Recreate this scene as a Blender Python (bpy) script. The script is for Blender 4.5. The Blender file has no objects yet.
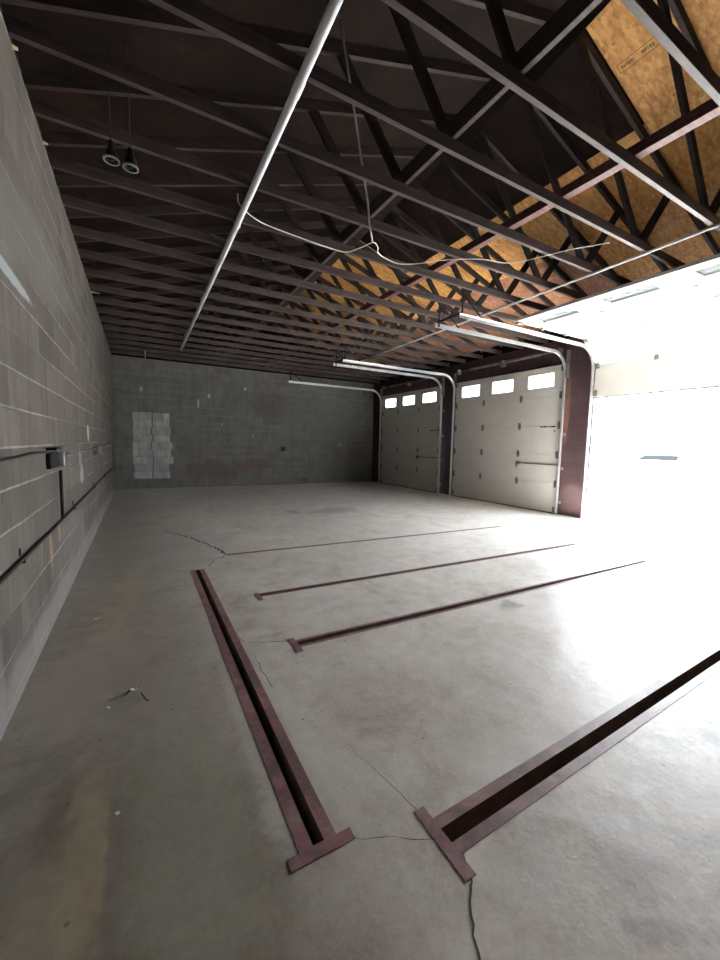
import bpy, bmesh, math, random
from mathutils import Vector, Matrix
random.seed(7)
sc = bpy.context.scene
COL = sc.collection

# ------------------------------------------------------------------ measures (metres)
XL, XR = -0.57, 7.56            # inner faces of the left and right walls
YF, YN = 12.44, -4.2            # far wall, near wall behind the camera
ZW = 3.573                      # wall top = underside of the bottom chords
XM = (XL + XR) / 2              # ridge
SL = 0.33                       # roof slope
def zdeck(x):                   # underside of the roof deck
    return 3.835 + SL * ((x - XL) if x < XM else (XR - x))
TY = [1.84 + 0.605 * k for k in range(-2, 18)]

# ------------------------------------------------------------------ node helpers
def new_mat(name):
    m = bpy.data.materials.new(name); m.use_nodes = True
    nt = m.node_tree; b = nt.nodes['Principled BSDF']
    return m, nt, b
def N(nt, t, **kw):
    n = nt.nodes.new(t)
    for k, v in kw.items():
        if k.startswith('i_'):
            n.inputs[k[2:].replace('_', ' ')].default_value = v
        else: setattr(n, k, v)
    return n
def L(nt, a, b): nt.links.new(a, b)
def rgba(c): return (c[0], c[1], c[2], 1)
def noise(nt, vec, scale, detail=5, rough=.6, dist=0):
    n = N(nt, 'ShaderNodeTexNoise'); n.inputs['Scale'].default_value = scale
    n.inputs['Detail'].default_value = detail; n.inputs['Roughness'].default_value = rough
    n.inputs['Distortion'].default_value = dist
    if vec is not None: L(nt, vec, n.inputs['Vector'])
    return n.outputs['Fac']
def ramp(nt, fac, stops):
    r = N(nt, 'ShaderNodeValToRGB'); e = r.color_ramp.elements
    while len(e) < len(stops): e.new(0.5)
    for i, (p, c) in enumerate(stops):
        e[i].position = p; e[i].color = rgba(c) if hasattr(c, '__len__') else (c, c, c, 1)
    L(nt, fac, r.inputs['Fac']); return r.outputs['Color']
def mix(nt, fac, a, b, mode='MIX'):
    n = N(nt, 'ShaderNodeMix', data_type='RGBA', blend_type=mode)
    for s, v in ((0, fac), (6, a), (7, b)):
        if isinstance(v, (int, float)): n.inputs[s].default_value = v
        elif hasattr(v, '__len__'): n.inputs[s].default_value = rgba(v)
        else: L(nt, v, n.inputs[s])
    return n.outputs[2]
def math_(nt, op, a, b=None, c=None):
    n = N(nt, 'ShaderNodeMath', operation=op)
    for i, v in enumerate((a, b, c)):
        if v is None: continue
        if isinstance(v, (int, float)): n.inputs[i].default_value = v
        else: L(nt, v, n.inputs[i])
    return n.outputs[0]
def position(nt): return N(nt, 'ShaderNodeNewGeometry').outputs['Position']
def vscale(nt, vec, s):
    n = N(nt, 'ShaderNodeVectorMath', operation='MULTIPLY'); L(nt, vec, n.inputs[0]); n.inputs[1].default_value = s
    return n.outputs[0]
def bump(nt, b, h, strength, dist=.01):
    n = N(nt, 'ShaderNodeBump'); n.inputs['Strength'].default_value = strength; n.inputs['Distance'].default_value = dist
    L(nt, h, n.inputs['Height']); L(nt, n.outputs[0], b.inputs['Normal'])
def blob(nt, vec, cx, cy, rx, ry, ang=0, wob=.5, wscale=5, soft=.35):
    """0..1 mask of one irregular patch; vec gives the two plane coordinates in x, y"""
    m = N(nt, 'ShaderNodeMapping', vector_type='TEXTURE')
    m.inputs['Location'].default_value = (cx, cy, 0); m.inputs['Rotation'].default_value = (0, 0, ang)
    m.inputs['Scale'].default_value = (rx, ry, 1); L(nt, vec, m.inputs['Vector'])
    ln = N(nt, 'ShaderNodeVectorMath', operation='LENGTH'); L(nt, m.outputs[0], ln.inputs[0])
    nz = noise(nt, vec, wscale, 4, .6)
    d = math_(nt, 'ADD', ln.outputs['Value'], math_(nt, 'MULTIPLY', math_(nt, 'SUBTRACT', nz, .5), wob * 2))
    mr = N(nt, 'ShaderNodeMapRange', interpolation_type='SMOOTHSTEP'); L(nt, d, mr.inputs['Value'])
    mr.inputs['From Min'].default_value = 1 + soft / 2; mr.inputs['From Max'].default_value = 1 - soft / 2
    return mr.outputs['Result']
def flat_xy(nt, pos, a='X', b='Y'):
    s = N(nt, 'ShaderNodeSeparateXYZ'); L(nt, pos, s.inputs[0])
    c = N(nt, 'ShaderNodeCombineXYZ'); L(nt, s.outputs[a], c.inputs['X']); L(nt, s.outputs[b], c.inputs['Y'])
    return c.outputs[0]

def simple(name, c, rough=.6, metal=0, var=.25, scale=9, spec=.5, bmp=0):
    m, nt, b = new_mat(name)
    tc = N(nt, 'ShaderNodeTexCoord').outputs['Object']
    f = noise(nt, tc, scale, 5, .65)
    lo = [v * (1 - var) for v in c]; hi = [min(1, v * (1 + var)) for v in c]
    L(nt, ramp(nt, f, [(.3, lo), (.7, hi)]), b.inputs['Base Color'])
    b.inputs['Roughness'].default_value = rough; b.inputs['Metallic'].default_value = metal
    b.inputs['Specular IOR Level'].default_value = spec
    if bmp: bump(nt, b, noise(nt, tc, scale * 8, 3), bmp, .004)
    return m

# ------------------------------------------------------------------ materials
def mat_concrete():
    m, nt, b = new_mat('floor_concrete'); P = position(nt); xy = flat_xy(nt, P)
    big = noise(nt, xy, .55, 5, .6, .4); med = noise(nt, xy, 2.3, 7, .68, .5); fine = noise(nt, xy, 28, 5, .7)
    c = ramp(nt, med, [(.3, (.43, .39, .345)), (.45, (.585, .55, .50)), (.58, (.66, .63, .58)), (.74, (.76, .735, .695))])
    c = mix(nt, math_(nt, 'MULTIPLY', ramp(nt, big, [(.42, 0.), (.62, 1.)]), .45), c, (.50, .465, .425))
    c = mix(nt, .6, c, ramp(nt, noise(nt, xy, 8, 8, .75, .3), [(.3, (.33, .33, .33)), (.7, (.67, .67, .67))]), 'OVERLAY')
    c = mix(nt, .55, c, ramp(nt, noise(nt, xy, 55, 4, .75), [(.3, (.36, .36, .36)), (.7, (.64, .64, .64))]), 'OVERLAY')
    brk = ramp(nt, noise(nt, xy, 17, 6, .75), [(.36, .6), (.56, 1.)])
    dark_left = blob(nt, xy, -.35, 3.2, .75, 6.5, .0, .45, 1.6, 1.1)  # floor darker and browner along the left wall
    c = mix(nt, math_(nt, 'MULTIPLY', dark_left, .8), c, mix(nt, 1., c, (.47, .435, .39), 'MULTIPLY'))
    dark_near = blob(nt, xy, -.05, .95, .62, 1.0, .0, .45, 2.6, 1.0)  # floor darker and greener in the left foreground
    c = mix(nt, math_(nt, 'MULTIPLY', dark_near, .7), c, mix(nt, 1., c, (.60, .60, .53), 'MULTIPLY'))
    spots = [  # x, y, rx, ry, angle, colour, strength
        (-.27, 1.56, .06, .24, .1, (0.186, 0.155, 0.132), .75), (-.18, 1.42, .07, .34, .05, (0.465, 0.395, 0.256), .6),
        (-.28, 1.2, .09, .22, 0, (0.419, 0.372, 0.279), .55), (-.105, 1.3, .022, .46, 0, (0.202, 0.171, 0.163), .6),
        (-.40, 1.85, .16, .05, .6, (0.202, 0.186, 0.171), .6), (-.12, 3.9, .12, 1.0, -.1, (0.527, 0.488, 0.333), .32),
        (.12, 1.5, .17, .8, 0, (0.364, 0.372, 0.310), .5), (-.2, 2.5, .3, .5, .3, (0.388, 0.349, 0.326), .6),
        (.42, 1.75, .05, .6, .0, (0.620, 0.620, 0.574), .55), (.63, 1.75, .05, .6, .02, (0.651, 0.651, 0.605), .55),
        (.40, 1.25, .05, .12, 0, (0.620, 0.605, 0.558), .5),
        (2.76, 2.18, .10, .08, .3, (0.155, 0.139, 0.132), .75), (3.57, 2.14, .09, .06, 0, (0.186, 0.171, 0.155), .7),
        (3.89, 1.66, .08, .06, 0, (0.217, 0.202, 0.186), .7), (2.6, 7.25, .12, .22, 0, (0.186, 0.171, 0.155), .6),
        (3.4, 7.1, .5, .28, .2, (0.232, 0.209, 0.194), .55), (1.3, 2.86, .36, .045, .22, (0.680, 0.680, 0.680), .75),
        (.72, 2.66, .12, .035, -.2, (0.680, 0.680, 0.680), .7), (1.2, 3.29, .35, .03, 0, (0.680, 0.680, 0.666), .6),
        (1.52, .62, .5, .035, -.75, (0.680, 0.680, 0.680), .6), (2.0, .45, .8, .05, -.7, (0.680, 0.680, 0.680), .45),
        (1.4, .55, .12, .05, -.6, (0.310, 0.310, 0.318), .5), (1.25, .42, .1, .03, -.6, (0.264, 0.264, 0.279), .6),
        (.35, 5.6, .6, 1.2, 0, (0.403, 0.380, 0.364), .4), (0, 9.5, .5, 2, 0, (0.403, 0.380, 0.364), .4),
    ]
    for x, y, rx, ry, a, colr, st in spots:
        mk = blob(nt, xy, x, y, rx, ry, a, .9, min(22, max(3, .8 / min(rx, ry))), .8)
        c = mix(nt, math_(nt, 'MULTIPLY', math_(nt, 'MULTIPLY', mk, brk), st), c, colr)
    v = N(nt, 'ShaderNodeTexVoronoi'); v.inputs['Scale'].default_value = 7.5; L(nt, xy, v.inputs['Vector'])
    speck = ramp(nt, v.outputs['Distance'], [(.03, 1.), (.075, 0.)])
    sel = ramp(nt, noise(nt, xy, 3.1, 2), [(.46, 0.), (.5, 1.)])
    c = mix(nt, math_(nt, 'MULTIPLY', math_(nt, 'MULTIPLY', speck, sel), .7), c, (.09, .085, .08))
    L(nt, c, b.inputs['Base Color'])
    L(nt, ramp(nt, med, [(.3, .36), (.7, .56)]), b.inputs['Roughness'])
    b.inputs['Specular IOR Level'].default_value = .5
    h = math_(nt, 'ADD', math_(nt, 'MULTIPLY', noise(nt, xy, 6, 6, .6), .8), math_(nt, 'MULTIPLY', fine, .12))
    bump(nt, b, h, .35, .012)
    return m

def mat_block(name, c1, c2, mortar, patches=(), rough=.85, msize=.006, stain=.35, bedcol=None):
    bedcol = bedcol or mortar
    """running-bond concrete block laid on whichever upright plane the face lies in"""
    m, nt, b = new_mat(name)
    g = N(nt, 'ShaderNodeNewGeometry'); P = g.outputs['Position']
    sp = N(nt, 'ShaderNodeSeparateXYZ'); L(nt, P, sp.inputs[0])
    sn = N(nt, 'ShaderNodeSeparateXYZ'); L(nt, g.outputs['True Normal'], sn.inputs[0])
    isx = math_(nt, 'GREATER_THAN', math_(nt, 'ABSOLUTE', sn.outputs['X']), .5)
    u = math_(nt, 'ADD', math_(nt, 'MULTIPLY', sp.outputs['Y'], isx), math_(nt, 'MULTIPLY', sp.outputs['X'], math_(nt, 'SUBTRACT', 1., isx)))
    cv = N(nt, 'ShaderNodeCombineXYZ'); L(nt, u, cv.inputs['X']); L(nt, math_(nt, 'ADD', sp.outputs['Z'], .138), cv.inputs['Y'])
    uv = cv.outputs[0]
    br = N(nt, 'ShaderNodeTexBrick'); br.offset = .5
    br.inputs['Scale'].default_value = 1; br.inputs['Brick Width'].default_value = .406; br.inputs['Row Height'].default_value = .205
    br.inputs['Mortar Size'].default_value = msize; br.inputs['Mortar Smooth'].default_value = .35; br.inputs['Bias'].default_value = 0
    br.inputs['Color1'].default_value = rgba(c1); br.inputs['Color2'].default_value = rgba(c2); br.inputs['Mortar'].default_value = rgba(mortar)
    wob = N(nt, 'ShaderNodeVectorMath', operation='MULTIPLY_ADD')
    nz = N(nt, 'ShaderNodeTexNoise'); nz.inputs['Scale'].default_value = 5; L(nt, uv, nz.inputs['Vector'])
    L(nt, nz.outputs['Color'], wob.inputs[0]); wob.inputs[1].default_value = (.008, .008, 0); L(nt, uv, wob.inputs[2])
    L(nt, wob.outputs[0], br.inputs['Vector'])
    c = br.outputs['Color']
    zz = math_(nt, 'MULTIPLY', math_(nt, 'PINGPONG', math_(nt, 'ADD', math_(nt, 'ADD', sp.outputs['Z'], .138 + 2.05), math_(nt, 'MULTIPLY', math_(nt, 'SUBTRACT', noise(nt, uv, 3, 3), .5), .01)), .1025), 1.)
    bed = ramp(nt, math_(nt, 'MULTIPLY', zz, 50.), [(.22, 1.), (.42, 0.)])
    bedsel = ramp(nt, noise(nt, vscale(nt, uv, (.35, 1.6, 1)), 1.5, 5, .65), [(.40, .1), (.56, 1.)])
    c = mix(nt, ramp(nt, noise(nt, uv, 1.1, 4, .6), [(.42, 0.), (.60, .85)]), c, [ (a + d) / 2 for a, d in zip(c1, c2)])
    c = mix(nt, math_(nt, 'MULTIPLY', bed, bedsel), c, bedcol)
    streak = noise(nt, vscale(nt, uv, (5, .8, 1)), 1.6, 5, .65)
    c = mix(nt, math_(nt, 'MULTIPLY', ramp(nt, streak, [(.45, 0.), (.68, 1.)]), stain), c, [v * .55 for v in c1])
    c = mix(nt, .55, c, ramp(nt, noise(nt, P, 3.2, 7, .7), [(.3, (.36, .36, .355)), (.7, (.64, .635, .63))]), 'OVERLAY')
    c = mix(nt, .5, c, ramp(nt, noise(nt, P, 45, 4, .7), [(.3, (.4, .4, .4)), (.7, (.6, .6, .6))]), 'OVERLAY')
    for (x, y, rx, ry, a, colr, st, wob_) in patches:
        c = mix(nt, math_(nt, 'MULTIPLY', blob(nt, uv, x, y + .138, rx, ry, a, wob_, max(3, .6 / min(rx, ry)), .5), st), c, colr)
    L(nt, c, b.inputs['Base Color']); b.inputs['Roughness'].default_value = rough; b.inputs['Specular IOR Level'].default_value = .35
    h = math_(nt, 'ADD', math_(nt, 'MULTIPLY', math_(nt, 'SUBTRACT', 1., br.outputs['Fac']), 1.0), math_(nt, 'MULTIPLY', noise(nt, P, 60, 4, .7), .35))
    bump(nt, b, h, .5, .006)
    return m

def mat_wood(name, c, rough=.6, var=.45):
    m, nt, b = new_mat(name); tc = N(nt, 'ShaderNodeTexCoord').outputs['Object']
    f = noise(nt, vscale(nt, tc, (1.5, 14, 14)), 2.2, 6, .65)
    g = noise(nt, tc, 1.1, 4, .6)
    col = ramp(nt, f, [(.3, [v * (1 - var) for v in c]), (.7, [v * (1 + var) for v in c])])
    col = mix(nt, math_(nt, 'MULTIPLY', ramp(nt, g, [(.4, 0.), (.65, 1.)]), .4), col, [v * .6 for v in c])
    L(nt, col, b.inputs['Base Color']); b.inputs['Roughness'].default_value = rough
    b.inputs['Specular IOR Level'].default_value = .2
    return m

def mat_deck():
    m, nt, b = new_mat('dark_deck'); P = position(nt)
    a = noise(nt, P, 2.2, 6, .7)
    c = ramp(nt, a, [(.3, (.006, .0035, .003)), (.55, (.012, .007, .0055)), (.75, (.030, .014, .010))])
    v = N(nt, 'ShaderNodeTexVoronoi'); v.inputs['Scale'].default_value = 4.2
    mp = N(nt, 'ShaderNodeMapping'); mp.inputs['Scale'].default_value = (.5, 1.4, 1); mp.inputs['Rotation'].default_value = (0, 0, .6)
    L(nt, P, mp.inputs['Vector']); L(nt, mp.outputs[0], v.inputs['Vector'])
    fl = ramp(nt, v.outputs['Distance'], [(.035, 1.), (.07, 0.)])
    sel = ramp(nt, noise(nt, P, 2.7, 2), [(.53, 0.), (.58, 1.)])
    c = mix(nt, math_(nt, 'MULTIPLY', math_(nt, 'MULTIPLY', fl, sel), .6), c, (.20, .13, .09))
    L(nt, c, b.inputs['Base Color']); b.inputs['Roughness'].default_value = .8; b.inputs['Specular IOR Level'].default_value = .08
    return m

def mat_osb(name, base, dark, light):
    m, nt, b = new_mat(name); P = position(nt)
    mp = N(nt, 'ShaderNodeMapping'); mp.inputs['Rotation'].default_value = (0, 0, .5); mp.inputs['Scale'].default_value = (1, 2.2, 1)
    L(nt, P, mp.inputs['Vector'])
    v = N(nt, 'ShaderNodeTexVoronoi'); v.inputs['Scale'].default_value = 13; L(nt, mp.outputs[0], v.inputs['Vector'])
    mp2 = N(nt, 'ShaderNodeMapping'); mp2.inputs['Rotation'].default_value = (0, 0, -.7); mp2.inputs['Scale'].default_value = (1, 2.6, 1)
    L(nt, P, mp2.inputs['Vector'])
    v2 = N(nt, 'ShaderNodeTexVoronoi'); v2.inputs['Scale'].default_value = 18; L(nt, mp2.outputs[0], v2.inputs['Vector'])
    s = N(nt, 'ShaderNodeSeparateColor'); L(nt, v.outputs['Color'], s.inputs[0])
    s2 = N(nt, 'ShaderNodeSeparateColor'); L(nt, v2.outputs['Color'], s2.inputs[0])
    f = math_(nt, 'MULTIPLY', math_(nt, 'ADD', s.outputs[0], s2.outputs[0]), .5)
    c = ramp(nt, f, [(.1, dark), (.5, base), (.9, light)])
    c = mix(nt, .45, c, ramp(nt, noise(nt, P, 1.7, 5, .65), [(.3, (.34, .33, .32)), (.7, (.66, .66, .66))]), 'OVERLAY')
    kn = ramp(nt, noise(nt, P, 9, 3, .6), [(.66, 0.), (.70, 1.)])
    c = mix(nt, math_(nt, 'MULTIPLY', kn, .6), c, [q * .35 for q in dark])
    L(nt, c, b.inputs['Base Color']); b.inputs['Roughness'].default_value = .65
    bump(nt, b, f, .15, .002)
    return m

def mat_rust_paint():
    m, nt, b = new_mat('maroon_steel'); P = position(nt)
    a = noise(nt, P, 6.5, 7, .75, .6); d = noise(nt, P, 38, 4, .75)
    c = ramp(nt, a, [(.3, (.12, .085, .082)), (.47, (.20, .12, .12)), (.56, (.30, .15, .155)), (.66, (.27, .225, .21))])
    c = mix(nt, .5, c, ramp(nt, d, [(.3, (.38, .38, .38)), (.7, (.62, .62, .62))]), 'OVERLAY')
    L(nt, c, b.inputs['Base Color']); L(nt, ramp(nt, a, [(.3, .38), (.7, .6)]), b.inputs['Roughness'])
    bump(nt, b, d, .15, .002)
    return m

def mat_glass():
    m = bpy.data.materials.new('clear_pane'); m.use_nodes = True; nt = m.node_tree; nt.nodes.clear()
    o = N(nt, 'ShaderNodeOutputMaterial'); t = N(nt, 'ShaderNodeBsdfTransparent'); t.inputs[0].default_value = (.86, .9, .91, 1)
    g = N(nt, 'ShaderNodeBsdfGlossy'); g.inputs['Roughness'].default_value = .05
    lw = N(nt, 'ShaderNodeLayerWeight'); lw.inputs[0].default_value = .3
    fr = math_(nt, 'MULTIPLY_ADD', math_(nt, 'POWER', lw.outputs['Facing'], 4.), .35, .04)
    nz = N(nt, 'ShaderNodeTexNoise'); nz.inputs['Scale'].default_value = 4
    d = N(nt, 'ShaderNodeBsdfDiffuse'); d.inputs[0].default_value = (.5, .55, .58, 1)
    ms0 = N(nt, 'ShaderNodeMixShader'); L(nt, math_(nt, 'MULTIPLY', nz.outputs['Fac'], .45), ms0.inputs[0]); L(nt, t.outputs[0], ms0.inputs[1]); L(nt, d.outputs[0], ms0.inputs[2])
    ms = N(nt, 'ShaderNodeMixShader'); L(nt, fr, ms.inputs[0]); L(nt, ms0.outputs[0], ms.inputs[1]); L(nt, g.outputs[0], ms.inputs[2])
    L(nt, ms.outputs[0], o.inputs[0]); return m

M = dict(
    concrete=mat_concrete(),
    crack=simple('crack_gap', (.07, .058, .05), .9, var=.4),
    pit=simple('pit_brown', (.17, .115, .09), .85, var=.4),
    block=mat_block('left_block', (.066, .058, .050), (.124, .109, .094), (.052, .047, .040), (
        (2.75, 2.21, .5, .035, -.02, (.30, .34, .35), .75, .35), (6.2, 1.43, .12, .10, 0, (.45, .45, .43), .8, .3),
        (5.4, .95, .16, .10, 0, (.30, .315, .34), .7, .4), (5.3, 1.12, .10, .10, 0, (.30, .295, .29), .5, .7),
        (3.5, .55, .05, .14, .1, (.28, .20, .11), .6, .6), (3.85, .62, .04, .10, 0, (.30, .21, .11), .6, .6), (6, .02, 7, .20, 0, (.22, .21, .2), .5, .3), (4.6, .42, .9, .22, 0, (.2, .2, .2), .25, .9), (3.6, 2.6, 1.6, .25, .1, (.15, .14, .13), .4, .5),  # pale band along the wall foot paints in light off the floor
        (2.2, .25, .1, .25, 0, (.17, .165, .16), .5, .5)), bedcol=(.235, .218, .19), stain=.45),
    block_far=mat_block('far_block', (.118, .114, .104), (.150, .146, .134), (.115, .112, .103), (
        (2.0, .5, .9, .28, 0, (.10, .06, .055), .45, .7), (3.2, .62, .45, .2, 0, (.10, .06, .055), .45, .7),
        (3.7, 2.5, .6, .45, 0, (.08, .058, .05), .4, .6), (1.85, 2.69, .035, .06, 0, (.42, .41, .37), .8, .35),
        (2.905, 2.99, .035, .055, -.6, (.42, .41, .37), .8, .35), (2.21, 1.85, .03, .06, 0, (.33, .32, .29), .45, .4),
        (3.15, 1.55, .03, .06, 0, (.33, .32, .29), .45, .4), (6.2, 1.33, .06, .05, 0, (.33, .33, .31), .5, .4),
        (1.55, 2.45, .03, .14, 0, (.4, .39, .36), .6, .3), (.1, 2.75, .04, .07, 0, (.4, .4, .38), .6, .3), (4.9, .12, .12, .06, 0, (.06, .055, .05), .7, .4),
        (5.5, 2.2, 1.6, .8, 0, (.13, .13, .135), .35, .4)), stain=.4, bedcol=(.21, .205, .19)),
    maroon_block=mat_block('maroon_block', (.062, .036, .043), (.078, .045, .053), (.09, .056, .062), (
        (4.9, 2.2, .06, .7, 0, (.26, .12, .08), .5, .5), (4.7, .35, .25, .3, 0, (.17, .115, .115), .5, .5)), rough=.55),
    fill_paint=mat_block('whitewashed_block', (.22, .235, .225), (.40, .42, .405), (.25, .265, .25), (), rough=.7, msize=.014, stain=.6),
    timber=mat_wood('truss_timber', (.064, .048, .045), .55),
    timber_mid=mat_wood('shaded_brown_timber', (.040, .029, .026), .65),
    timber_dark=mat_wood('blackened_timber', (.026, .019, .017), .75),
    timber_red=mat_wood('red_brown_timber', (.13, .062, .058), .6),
    plate=mat_wood('plate_timber', (.055, .045, .042), .6),
    deck=mat_deck(),
    osb=mat_osb('strand_board', (.58, .285, .078), (.42, .19, .048), (.72, .40, .14)),
    osb_red=mat_osb('reddened_strand_board', (.32, .14, .075), (.22, .09, .05), (.42, .22, .12)),
    stamp=simple('stamp_ink', (.17, .095, .04), .7, var=.5, scale=60),
    maroon=mat_rust_paint(),
    door=simple('door_enamel', (.60, .595, .57), .45, var=.05, scale=3),
    groove=simple('door_joint', (.28, .275, .26), .7, var=.1),
    galv=simple('galvanised_steel', (.72, .73, .74), .32, metal=.75, var=.12, scale=14),
    steel_dark=simple('dull_steel', (.16, .15, .145), .5, metal=.6, var=.3),
    hinge=simple('hinge_steel', (.20, .19, .18), .5, metal=.5, var=.3),
    black=simple('black_enamel', (.014, .013, .013), .7, var=.3, spec=.15),
    lamp_black=simple('lamp_black', (.016, .015, .015), .5, var=.2, spec=.2),
    rim=simple('pale_rim', (.20, .195, .18), .3, var=.1),
    pvc=simple('white_plastic', (.82, .82, .84), .35, var=.05),
    cable=simple('white_cable', (.66, .64, .60), .45, var=.1),
    conduit=simple('dark_conduit', (.025, .023, .023), .6, var=.3, spec=.2),
    conduit_grey=simple('grey_conduit', (.27, .26, .25), .4, metal=.5, var=.2),
    raw_wood=simple('raw_wood', (.62, .48, .30), .7, var=.2, scale=20),
    paper=simple('paper', (.68, .66, .60), .8, var=.15, scale=30),
    twig=simple('dry_leaf', (.10, .08, .06), .8, var=.3),
    outside=simple('pale_pavement', (.58, .57, .55), .8, var=.08, scale=.8),
    white=simple('white_render', (.78, .78, .77), .6, var=.04, scale=1),
    car_paint=simple('car_white', (.80, .80, .80), .25, var=.02),
    car_glass=simple('car_glass', (.0062, .0074, .0080), .5, var=.1, spec=0.),
    rubber=simple('rubber', (.02, .02, .02), .8, var=.2),
    glass=mat_glass(),
)

# ------------------------------------------------------------------ mesh helpers
class MB:
    def __init__(s): s.bm = bmesh.new(); s.mats = []; s.mi = 0
    def mat(s, m):
        if m not in s.mats: s.mats.append(m)
        s.mi = s.mats.index(m); return s
    def _fin(s, faces, smooth=False):
        for f in faces: f.material_index = s.mi; f.smooth = smooth
    def hexa(s, p):            # 8 corners: bottom 4 ccw, top 4 ccw
        v = [s.bm.verts.new(q) for q in p]
        fs = [s.bm.faces.new([v[i] for i in q]) for q in ((3, 2, 1, 0), (4, 5, 6, 7), (0, 1, 5, 4), (1, 2, 6, 5), (2, 3, 7, 6), (3, 0, 4, 7))]
        s._fin(fs); return s
    def box(s, x0, x1, y0, y1, z0, z1):
        return s.hexa([(x0, y0, z0), (x1, y0, z0), (x1, y1, z0), (x0, y1, z0), (x0, y0, z1), (x1, y0, z1), (x1, y1, z1), (x0, y1, z1)])
    def beam(s, a, b, w, d, up=(0, 0, 1)):
        """bar from a to b, w across, d along up"""
        a, b = Vector(a), Vector(b); t = (b - a).normalized(); u = Vector(up)
        side = t.cross(u).normalized(); u = side.cross(t).normalized()
        p = []
        for q in (-.5, .5):
            for (e, i) in ((a, -.5), (b, -.5), (b, .5), (a, .5)):
                p.append(e + side * w * i + u * d * q)
        return s.hexa(p)
    def tube(s, pts, r, n=10, cap=True):
        pts = [Vector(p) for p in pts]; rings = []; prev = None
        for i, p in enumerate(pts):
            t = ((pts[i + 1] - p).normalized() if i == 0 else (p - pts[i - 1]).normalized() if i == len(pts) - 1
                 else ((pts[i + 1] - p).normalized() + (p - pts[i - 1]).normalized()).normalized())
            if prev is None:
                u = t.orthogonal().normalized()
            else:
                u = (prev - t * prev.dot(t)).normalized()
            prev = u; w = t.cross(u)
            rings.append([s.bm.verts.new(p + (u * math.cos(2 * math.pi * k / n) + w * math.sin(2 * math.pi * k / n)) * r) for k in range(n)])
        fs = []
        for i in range(len(rings) - 1):
            for k in range(n):
                fs.append(s.bm.faces.new((rings[i][k], rings[i][(k + 1) % n], rings[i + 1][(k + 1) % n], rings[i + 1][k])))
        s._fin(fs, True)
        if cap: s._fin([s.bm.faces.new(rings[0][::-1]), s.bm.faces.new(rings[-1])])
        return s
    def lathe(s, prof, c, n=20, cap=True):   # prof: (r, z)
        c = Vector(c); rings = []
        for r, z in prof:
            rings.append([s.bm.verts.new(c + Vector((r * math.cos(2 * math.pi * k / n), r * math.sin(2 * math.pi * k / n), z))) for k in range(n)])
        fs = []
        for i in range(len(rings) - 1):
            for k in range(n): fs.append(s.bm.faces.new((rings[i][k], rings[i][(k + 1) % n], rings[i + 1][(k + 1) % n], rings[i + 1][k])))
        s._fin(fs, True)
        if cap: s._fin([s.bm.faces.new(rings[0][::-1]), s.bm.faces.new(rings[-1])])
        return s
    def sweep(s, path, prof):      # open profile swept along path; prof points are (offset vector) per path point function
        rings = [[s.bm.verts.new(q) for q in prof(i)] for i in range(len(path))]
        n = len(rings[0]); fs = []
        for i in range(len(rings) - 1):
            for k in range(n): fs.append(s.bm.faces.new((rings[i][k], rings[i][(k + 1) % n], rings[i + 1][(k + 1) % n], rings[i + 1][k])))
        s._fin(fs); s._fin([s.bm.faces.new(rings[0][::-1]), s.bm.faces.new(rings[-1])]); return s
    def poly(s, pts):
        f = s.bm.faces.new([s.bm.verts.new(p) for p in pts]); s._fin([f]); return s
    def build(s, name, material=None, parent=None, origin=None, bevel=0):
        me = bpy.data.meshes.new(name)
        bmesh.ops.recalc_face_normals(s.bm, faces=s.bm.faces[:])
        if origin is not None: bmesh.ops.translate(s.bm, verts=s.bm.verts[:], vec=-Vector(origin))
        s.bm.to_mesh(me); s.bm.free()
        for m in (s.mats or [material]): me.materials.append(m)
        o = bpy.data.objects.new(name, me); COL.objects.link(o)
        if origin is not None: o.location = origin
        if parent: o.parent = parent
        if bevel:
            bv = o.modifiers.new('bevel', 'BEVEL'); bv.width = bevel; bv.segments = 2; bv.limit_method = 'ANGLE'
        return o
def tag(o, label=None, cat=None, group=None, kind=None):
    if label: o['label'] = label
    if cat: o['category'] = cat
    if group: o['group'] = group
    if kind: o['kind'] = kind
    return o
def empty(name, loc=(0, 0, 0)):
    e = bpy.data.objects.new(name, None); COL.objects.link(e); e.location = loc; e.empty_display_size = .1
    return e
def part(mb, name, mat, root, bevel=0):
    """a part whose coordinates were given in the world; the thing's Empty carries a location only"""
    loc = Vector(root.location); r = root.parent
    while r: loc += Vector(r.location); r = r.parent
    o = mb.build(name, mat, None, None, bevel)
    o.data.transform(Matrix.Translation(-loc)); o.parent = root
    return o
def struct(o): o['kind'] = 'structure'; return o

# ------------------------------------------------------------------ floor with slots
# name, start x,y  end x,y (slot centre line), slot width, rail width left/right, cover start plate
SLOTS = dict(
    a=((.497, 1.105), (.505, 4.32), .042, .045),
    b=((.888, .918), (5.6, 1.02), .056, .043),
    c=((.905, 2.395), (5.4, 2.335), .048, .026),
    d=((.905, 3.345), (5.4, 3.235), .042, .020),
    e=((.885, 4.76), (5.4, 4.555), .016, .022),
)
def frame(k):
    (x0, y0), (x1, y1), w, r = SLOTS[k]
    a, b = Vector((x0, y0, 0)), Vector((x1, y1, 0)); t = (b - a).normalized(); n = Vector((-t.y, t.x, 0))
    return a, b, t, n, w, r
bm = bmesh.new(); edges = []
def loop(pts):
    vs = [bm.verts.new(p) for p in pts]
    for i in range(len(vs)): edges.append(bm.edges.new((vs[i], vs[(i + 1) % len(vs)])))
loop([(XL - .2, YN - .2, 0), (XR + .1, YN - .2, 0), (XR + .1, YF + .2, 0), (XL - .2, YF + .2, 0)])
for k in SLOTS:
    a, b, t, n, w, r = frame(k); q = w / 2 + .004
    loop([a - n * q, b - n * q, b + n * q, a + n * q])
bmesh.ops.triangle_fill(bm, use_beauty=True, use_dissolve=False, edges=edges)
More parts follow.
